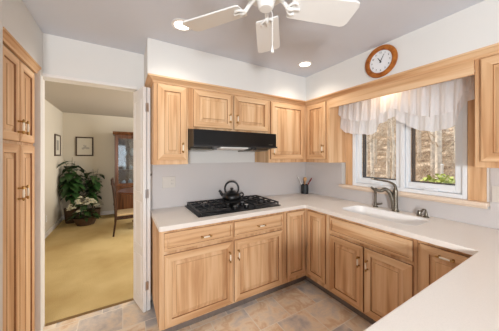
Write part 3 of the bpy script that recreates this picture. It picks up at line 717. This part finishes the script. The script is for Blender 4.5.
# ------------------------------------------------------------------ dining room furniture
def pic_far(name, label, x0, x1, z0, z1):
    t = thing(name, label, 'picture', ((x0 + x1) / 2, 6.398, z0)); y = 6.399
    b = bmesh.new()
    for q in ((x0, x1, z0, z0 + .028), (x0, x1, z1 - .028, z1), (x0, x0 + .028, z0 + .028, z1 - .028), (x1 - .028, x1, z0 + .028, z1 - .028)): box(b, q[0], q[1], y - .022, y, q[2], q[3])
    link('frame', b, FRAME, t, bevel=.003)
    link('print_sheet', bx(x0 + .02, x1 - .02, y - .010, y - .006, z0 + .02, z1 - .02), PAPER, t)
    b = bmesh.new(); cx, cz = (x0 + x1) / 2 + .01, (z0 + z1) / 2 - .02
    r = random.Random(4)
    for k in range(16):
        a = r.uniform(0, 2 * PI); q = r.uniform(0, .07); px, pz, s = cx + q * math.cos(a) * 1.15, cz + q * math.sin(a) * .8, r.uniform(.014, .026)
        lathe(b, [(0, y - .0125 - k * .0004), (s, y - .0125 - k * .0004), (s, y - .0103), (0, y - .0103)], (px, 0, pz), 10, axis='y')
    link('drawing', b, mat('engraving_grey', srgb(176, 172, 164), .8), t)
pic_far('framed_picture', 'dark-framed square print of a grey flower cluster on the far dining room wall', -.950, -.610, 1.455, 1.905)
t = thing('framed_picture', 'narrow-looking dark-framed print on the left dining room wall', 'picture', (-1.183, 5.93, 1.45)); x = -1.184; y0, y1, z0, z1 = 5.70, 6.14, 1.455, 1.90
b = bmesh.new()
for q in ((y0, y1, z0, z0 + .028), (y0, y1, z1 - .028, z1), (y0, y0 + .028, z0 + .028, z1 - .028), (y1 - .028, y1, z0 + .028, z1 - .028)): box(b, x, x + .022, q[0], q[1], q[2], q[3])
link('frame', b, FRAME, t, bevel=.003); link('print_sheet', bx(x + .006, x + .010, y0 + .02, y1 - .02, z0 + .02, z1 - .02), PAPER, t)
link('drawing', bx(x + .0103, x + .012, y0 + .14, y1 - .14, z0 + .12, z1 - .12), mat('engraving_pale', srgb(160, 156, 146), .8), t)
t = thing('wall_outlet', 'white outlet plate low on the left dining room wall', 'outlet', (-1.183, 5.17, .3))
link('cover_plate', bx(-1.1845, -1.178, 5.14, 5.21, .27, .385), TRIMW, t, bevel=.002)
b = bmesh.new()
for z in (.305, .345): box(b, -1.1778, -1.176, 5.16, 5.19, z - .012, z + .012)
link('socket', b, ALMOND, t)

# china cabinet
t = thing('china_cabinet', 'dark cherry china cabinet with a glass door at the far dining room wall', 'cabinet', (.3, 6.2, 0))
cx0, cx1, cy0, cy1 = -.165, .95, 5.97, 6.37
b = bmesh.new(); box(b, cx0, cx1, cy0 - .02, cy1, .08, .70); box(b, cx0 + .02, cx1 - .02, cy0 + .02, cy1, .005, .08); box(b, cx0 - .02, cx1 + .02, cy0 - .04, cy1, .70, .735); link('lower_case', b, CHERRY, t, bevel=.006)
b = bmesh.new(); box(b, cx0, cx0 + .03, cy0, cy1, .736, 1.94); box(b, cx1 - .03, cx1, cy0, cy1, .736, 1.94); box(b, cx0 + .03, cx1 - .03, cy1 - .02, cy1, .736, 1.94); box(b, cx0, cx1, cy0, cy1, 1.94, 1.96)
for z in (1.10, 1.45): box(b, cx0 + .03, cx1 - .03, cy0 + .04, cy1 - .02, z, z + .015)
link('upper_case', b, CHERRY, t)
b = bmesh.new(); prism(b, [(cy0, 1.96), (cy0 - .015, 1.975), (cy0 - .04, 2.01), (cy0 - .045, 2.03), (cy1, 2.03), (cy1, 1.96)], 0, cx0 - .035, cx1 + .035); link('cornice', b, CHERRY, t)
for a0, a1 in ((cx0 + .005, .385), (.39, cx1 - .005)):
    b = bmesh.new()
    for q in ((a0, a0 + .07, .74, 1.935), (a1 - .05, a1, .74, 1.935), (a0 + .07, a1 - .05, .74, .80), (a0 + .07, a1 - .05, 1.87, 1.935)): box(b, q[0], q[1], cy0 - .02, cy0 - .001, q[2], q[3])
    dd = link('glass_door', b, CHERRY, t, bevel=.003); link('pane', bx(a0 + .065, a1 - .045, cy0 - .012, cy0 - .008, .795, 1.875), CABG, dd)
    b = bmesh.new()
    for q in ((a0, a1, .12, .66),): box(b, q[0] + .01, q[1] - .01, cy0 - .035, cy0 - .0205, q[2], q[3]); box(b, q[0] + .08, q[1] - .08, cy0 - .042, cy0 - .0355, q[2] + .07, q[3] - .07)
    link('lower_door', b, CHERRY, t, bevel=.004)
PORC = mat('pale_blue_porcelain', srgb(196, 204, 214), .25)
for k, (x, z) in enumerate(((.02, .7365), (.16, .7365), (.03, 1.1155), (.17, 1.1155), (.05, 1.4655), (.20, 1.4655))):
    b = bmesh.new(); h = .12 + .03 * (k % 3)
    lathe(b, [(0, .001), (.03, .001), (.035, .01), (.05, h * .4), (.045, h * .75), (.02, h * .85), (.026, h), (.02, h), (0, h * .86)], (x, 6.16, z), 16)
    tag(link('porcelain_vase', b, PORC, smooth=True), ['pale porcelain vase at left on the lowest shelf of the china cabinet', 'pale porcelain vase at right on the lowest shelf of the china cabinet', 'pale porcelain vase at left on the middle shelf of the china cabinet', 'pale porcelain vase at right on the middle shelf of the china cabinet', 'pale porcelain vase at left on the top shelf of the china cabinet', 'pale porcelain vase at right on the top shelf of the china cabinet'][k], 'vase', 'porcelain in the china cabinet')

# dining table and chair
t = thing('dining_table', 'round dark cherry pedestal table partly hidden by the folding door', 'table', (.43, 5.1, 0))
b = bmesh.new(); lathe(b, [(0, .715), (.50, .715), (.515, .725), (.52, .738), (.51, .75), (0, .75)], (.43, 5.1, 0), 48); link('tabletop', b, mat('polished_cherry', srgb(100, 56, 34), .28), t, smooth=True)
b = bmesh.new(); lathe(b, [(0, .12), (.06, .12), (.07, .2), (.045, .3), (.05, .45), (.08, .6), (.05, .66), (.12, .70), (.12, .714), (0, .714)], (.43, 5.1, 0), 24); link('pedestal', b, CHERRY, t, smooth=True)
for k in range(4):
    a = R(45 + 90 * k); b = bmesh.new(); ca, sa = math.cos(a), math.sin(a)
    tube(b, bez([(.43 + ca * .04, 5.1 + sa * .04, .18), (.43 + ca * .18, 5.1 + sa * .18, .14), (.43 + ca * .34, 5.1 + sa * .34, .035)], 5), [.035] * 8 + [.03, .03, .026], 10); link('leg', b, CHERRY, t, smooth=True)
DARKW = wood('dark_walnut', 2, srgb(74, 46, 30), srgb(58, 35, 22), srgb(42, 24, 15), rough=.35)
t = thing('dining_chair', 'dark wooden dining chair with a cream seat standing on the gold carpet', 'chair', (.1, 4.75, .004))
sx0, sx1, sy0, sy1 = -.125, .33, 4.56, 5.0
b = bmesh.new(); box(b, sx0 + .03, sx1, sy0 + .012, sy1 - .012, .355, .395); link('seat_cushion', b, SEATC, t, bevel=.015)
b = bmesh.new(); box(b, sx0 + .02, sx1 - .01, sy0 + .01, sy1 - .01, .295, .354); link('seat_frame', b, DARKW, t)
for y in (sy0 + .018, sy1 - .018):
    b = bmesh.new(); tube(b, bez([(sx0 - .02, y, .005), (sx0 + .01, y, .25), (sx0 + .012, y, .45), (sx0 - .01, y, .75), (sx0 - .05, y, 1.03)], 5), [.015] * 6 + [.02] * 10 + [.017] * 5, 8); link('leg', b, DARKW, t, smooth=True)
    b = bmesh.new(); tube(b, [(sx1 - .03, y, .005), (sx1 - .03, y, .2), (sx1 - .03, y, .294)], [.013, .017, .022], 8); link('leg', b, DARKW, t, smooth=True)
b = bmesh.new(); box(b, sx0 - .062, sx0 - .030, sy0 + .03, sy1 - .03, .93, 1.03); box(b, sx0 - .022, sx0 + .0, sy0 + .03, sy1 - .03, .56, .60)
for y in (4.68, 4.78, 4.88): tube(b, [(sx0 - .011, y, .59), (sx0 - .046, y, .94)], .010, 6)
link('backrest', b, DARKW, t)

# ------------------------------------------------------------------ plants
def leaf(b, p, d, L, w, droop):
    d = Vector(d).normalized(); side = d.cross(Vector((0, 0, 1))).normalized(); p = Vector(p); prev = None
    for k in range(5):
        f = k / 4; q = p + d * L * f + Vector((0, 0, -droop * f * f * L)); ww = w * math.sin(PI * min(1, .12 + f * .88)) ** .8 if k < 4 else .001
        cur = (b.verts.new(q - side * ww + Vector((0, 0, .15 * ww))), b.verts.new(q), b.verts.new(q + side * ww + Vector((0, 0, .15 * ww))))
        if prev:
            b.faces.new([prev[0], prev[1], cur[1], cur[0]]); b.faces.new([prev[1], prev[2], cur[2], cur[1]])
        prev = cur
def potted(name, label, x, y, potr, poth, H, rad, nst, nl, lf, seed, z0=.005):
    r = random.Random(seed); t = thing(name, label, 'plant', (x, y, z0))
    b = bmesh.new(); lathe(b, [(0, z0), (potr * .78, z0), (potr, z0 + poth), (potr * 1.04, z0 + poth + .01), (potr * .94, z0 + poth + .01), (potr * .9, z0 + poth - .03), (0, z0 + poth - .03)], (x, y, 0), 24); link('basket', b, WICKER, t, smooth=True)
    bs = bmesh.new(); bl = bmesh.new()
    for s in range(nst):
        a = r.uniform(0, 2 * PI); rr = rad * r.uniform(.1, .75); h = H * r.uniform(.62, 1.0) if s else H
        if s == 0: rr = rad * .1
        top = Vector((x + math.cos(a) * rr, y + math.sin(a) * rr, z0 + h)); p0 = Vector((x + math.cos(a) * .03, y + math.sin(a) * .03, z0 + poth - .02))
        mid = (p0 + top) / 2 + Vector((-math.cos(a), -math.sin(a), .3)) * .06
        path = bez([p0, mid, top], 6); tube(bs, path, [.008 - .0004 * k for k in range(len(path))], 6)
        for k in range(nl):
            f = .35 + .65 * (k + .5) / nl; q = path[min(int(f * (len(path) - 1)), len(path) - 1)]
            g = r.uniform(0, 2 * PI); el = r.uniform(-.1, .7)
            leaf(bl, q, (math.cos(g), math.sin(g), el), lf * r.uniform(.7, 1.15), lf * r.uniform(.19, .26), r.uniform(.3, .9))
    link('stems', bs, STEM, t); o = link('foliage', bl, LEAF, t)
    for v in o.data.vertices:
        v.co.y = min(v.co.y, 6.37); v.co.x = max(v.co.x, -1.175)
    return t
potted('potted_plant', 'tall dark green broad-leaved plant in a wicker basket, in the dining room corner', -.96, 6.04, .14, .30, 1.42, .27, 9, 9, .30, 3)
potted('potted_plant', 'bushy dark green plant to the right of the tall corner plant', -.58, 6.14, .13, .22, 1.15, .23, 10, 9, .22, 5)
x, y = -.68, 5.72
t = thing('flower_basket', 'brown basket full of cream flowers on the carpet in front of the plants', 'flowers', (x, y, .005))
b = bmesh.new(); lathe(b, [(0, .005), (.15, .005), (.21, .15), (.22, .165), (.20, .165), (.19, .14), (0, .13)], (x, y, 0), 28); link('basket', b, WICKER, t, smooth=True)
b = bmesh.new(); r = random.Random(9)
for k in range(70):
    a = r.uniform(0, 2 * PI); q = r.uniform(0, .2); leaf(b, (x + math.cos(a) * q, y + math.sin(a) * q, .14 + r.uniform(0, .32)), (math.cos(a), math.sin(a), r.uniform(0, 1.2)), r.uniform(.12, .22), .035, .6)
link('foliage', b, LEAF, t)
for k in range(36):
    a = r.uniform(0, 2 * PI); q = .28 * math.sqrt(r.random()); px, py, pz, s = x + math.cos(a) * q * .95 - .03, y + math.sin(a) * q * .8, .64 - q * 1.0 + r.uniform(-.04, .04), r.uniform(.035, .055)
    b = bmesh.new()
    for j in range(3):
        m = 7
        for i in range(m):
            g = 2 * PI * i / m + j * .4; e = .15 + .55 * j; leaf(b, (px, py, pz), (math.cos(g) * math.cos(e), math.sin(g) * math.cos(e), math.sin(e)), s * (1.15 - .2 * j), s * .5, .3)
    link('blossom', b, PETAL, t)

# ------------------------------------------------------------------ outdoors
b = bmesh.new(); n = 40; g = []
for i in range(n + 1):
    row = []
    for j in range(n + 1):
        x = 2.9 + 45 * (i / n) ** 1.4; y = -30 + 70 * j / n
        z = -.35 + max(0, (x - 6)) * .20 + max(0, x - 14) * .12 + .12 * math.sin(x * 1.3 + y * .7) * min(1, (x - 2.9) / 4) + .1 * math.sin(y * 1.9 - x * .6) * min(1, (x - 2.9) / 4)
        row.append(b.verts.new((x, y, z)))
    g.append(row)
for i in range(n):
    for j in range(n): b.faces.new([g[i][j], g[i + 1][j], g[i + 1][j + 1], g[i][j + 1]])
o = struct('ground_woods', b, GROUND, smooth=True)
def gz(x, y): return -.35 + max(0, (x - 6)) * .20 + max(0, x - 14) * .12 + (.12 * math.sin(x * 1.3 + y * .7) + .1 * math.sin(y * 1.9 - x * .6)) * min(1, (x - 2.9) / 4)
def tree_proto(seed, H, r0):
    r = random.Random(seed); t = thing('bare_tree', 'bare grey-brown tree trunk among many in the woods outside the window', 'tree', (0, 0, 0), 'bare trees in the woods')
    b = bmesh.new(); path = [(r.uniform(-.03, .03) * k * .5, r.uniform(-.03, .03) * k * .5, H * k / 8 - .3) for k in range(9)]; tube(b, path, [r0 * (1 - .085 * k) for k in range(9)], 8); link('trunk', b, BARK, t, smooth=True, local=True)
    b = bmesh.new()
    for k in range(34):
        h = r.uniform(.6, H * .9); a = r.uniform(0, 2 * PI); L = r.uniform(.6, 1.9); d = Vector((math.cos(a), math.sin(a), r.uniform(.2, 1))).normalized()
        p = [Vector((0, 0, h)), Vector((0, 0, h)) + d * L * .5 + Vector((0, 0, .08)), Vector((0, 0, h)) + d * L]; tube(b, p, [r0 * .2, r0 * .12, r0 * .04], 4, cap=False)
        for m in range(4):
            q = Vector((0, 0, h)) + d * L * r.uniform(.3, .9); e = Vector((r.uniform(-1, 1), r.uniform(-1, 1), r.uniform(-.2, 1))).normalized() * L * .45
            tube(b, [q, q + e * .5, q + e], [r0 * .08, r0 * .05, r0 * .02], 3, cap=False)
    link('branches', b, TWIG, t, local=True); return t
protos = [tree_proto(s, H, r0) for s, H, r0 in ((1, 10, .10), (2, 9, .065), (3, 8, .045))]
r = random.Random(21); placed = []
for i in range(120):
    for _ in range(50):
        d = 8 + 24 * r.random(); az = R(r.uniform(46, 82)); x, y = d * math.sin(az), d * math.cos(az)
        if x > 5 and all((x - a) ** 2 + (y - c) ** 2 > .3 for a, c in placed): break
    placed.append((x, y)); p = protos[i % 3]
    if i < 3: t = p
    else:
        t = p.copy(); COL.objects.link(t)
        for ch in p.children:
            c = ch.copy(); COL.objects.link(c); c.parent = t
    t.location = (x, y, gz(x, y)); t.rotation_euler = (0, 0, r.uniform(0, 6.28))
# tangle of dry undergrowth
b = bmesh.new(); r = random.Random(33)
for k in range(2600):
    d = 6 + 20 * r.random(); az = R(r.uniform(46, 82)); x, y = d * math.sin(az), d * math.cos(az); z = gz(x, y); e = Vector((r.uniform(-1, 1), r.uniform(-1, 1), r.uniform(0, 1.3))); L = r.uniform(.3, 1.3)
    tube(b, [(x, y, z), Vector((x, y, z + .05)) + e * L * .5, Vector((x, y, z - .05)) + e * L], [.009, .007, .003], 3, cap=False)
tag(link('dry_undergrowth', b, TWIG), 'tangle of dry brown twigs covering the woodland floor outside', 'undergrowth', kind='stuff')
# bright shrub near the glass, white post
x, y = 4.1, 1.32
t = thing('green_shrub', 'yellow-green leafy shrub outside the lower right window pane', 'shrub', (x, y, gz(x, y)))
b = bmesh.new(); r = random.Random(12)
for k in range(3200):
    u = r.uniform(0, 2 * PI); q = r.random() ** .5; h = r.random(); px, py = x + math.cos(u) * q * .45, y + math.sin(u) * q * .36; pz = gz(x, y) + .15 + h * 1.36 * (1 - .45 * q ** 4)
    leaf(b, (px, py, pz), (r.uniform(-1, 1), r.uniform(-1, 1), r.uniform(-.3, 1)), r.uniform(.07, .11), .026, .3)
link('foliage', b, BUSHM, t)
b = bmesh.new()
for k in range(14):
    u = r.uniform(0, 2 * PI); tube(b, [(x, y, gz(x, y)), (x + math.cos(u) * .2, y + math.sin(u) * .25, gz(x, y) + .5), (x + math.cos(u) * .4, y + math.sin(u) * .5, gz(x, y) + .9)], [.012, .009, .005], 5, cap=False)
link('stems', b, STEM, t)
x, y = 6.0, 1.93
b = bmesh.new(); zz = gz(x, y); lathe(b, [(.022, zz - .1), (.022, zz + 1.56), (.028, zz + 1.57), (.028, zz + 1.59), (0, zz + 1.60)], (x, y, 0), 12)
tag(link('white_post', b, TRIMW, smooth=True), 'thin white post standing outside beyond the green shrub', 'post')
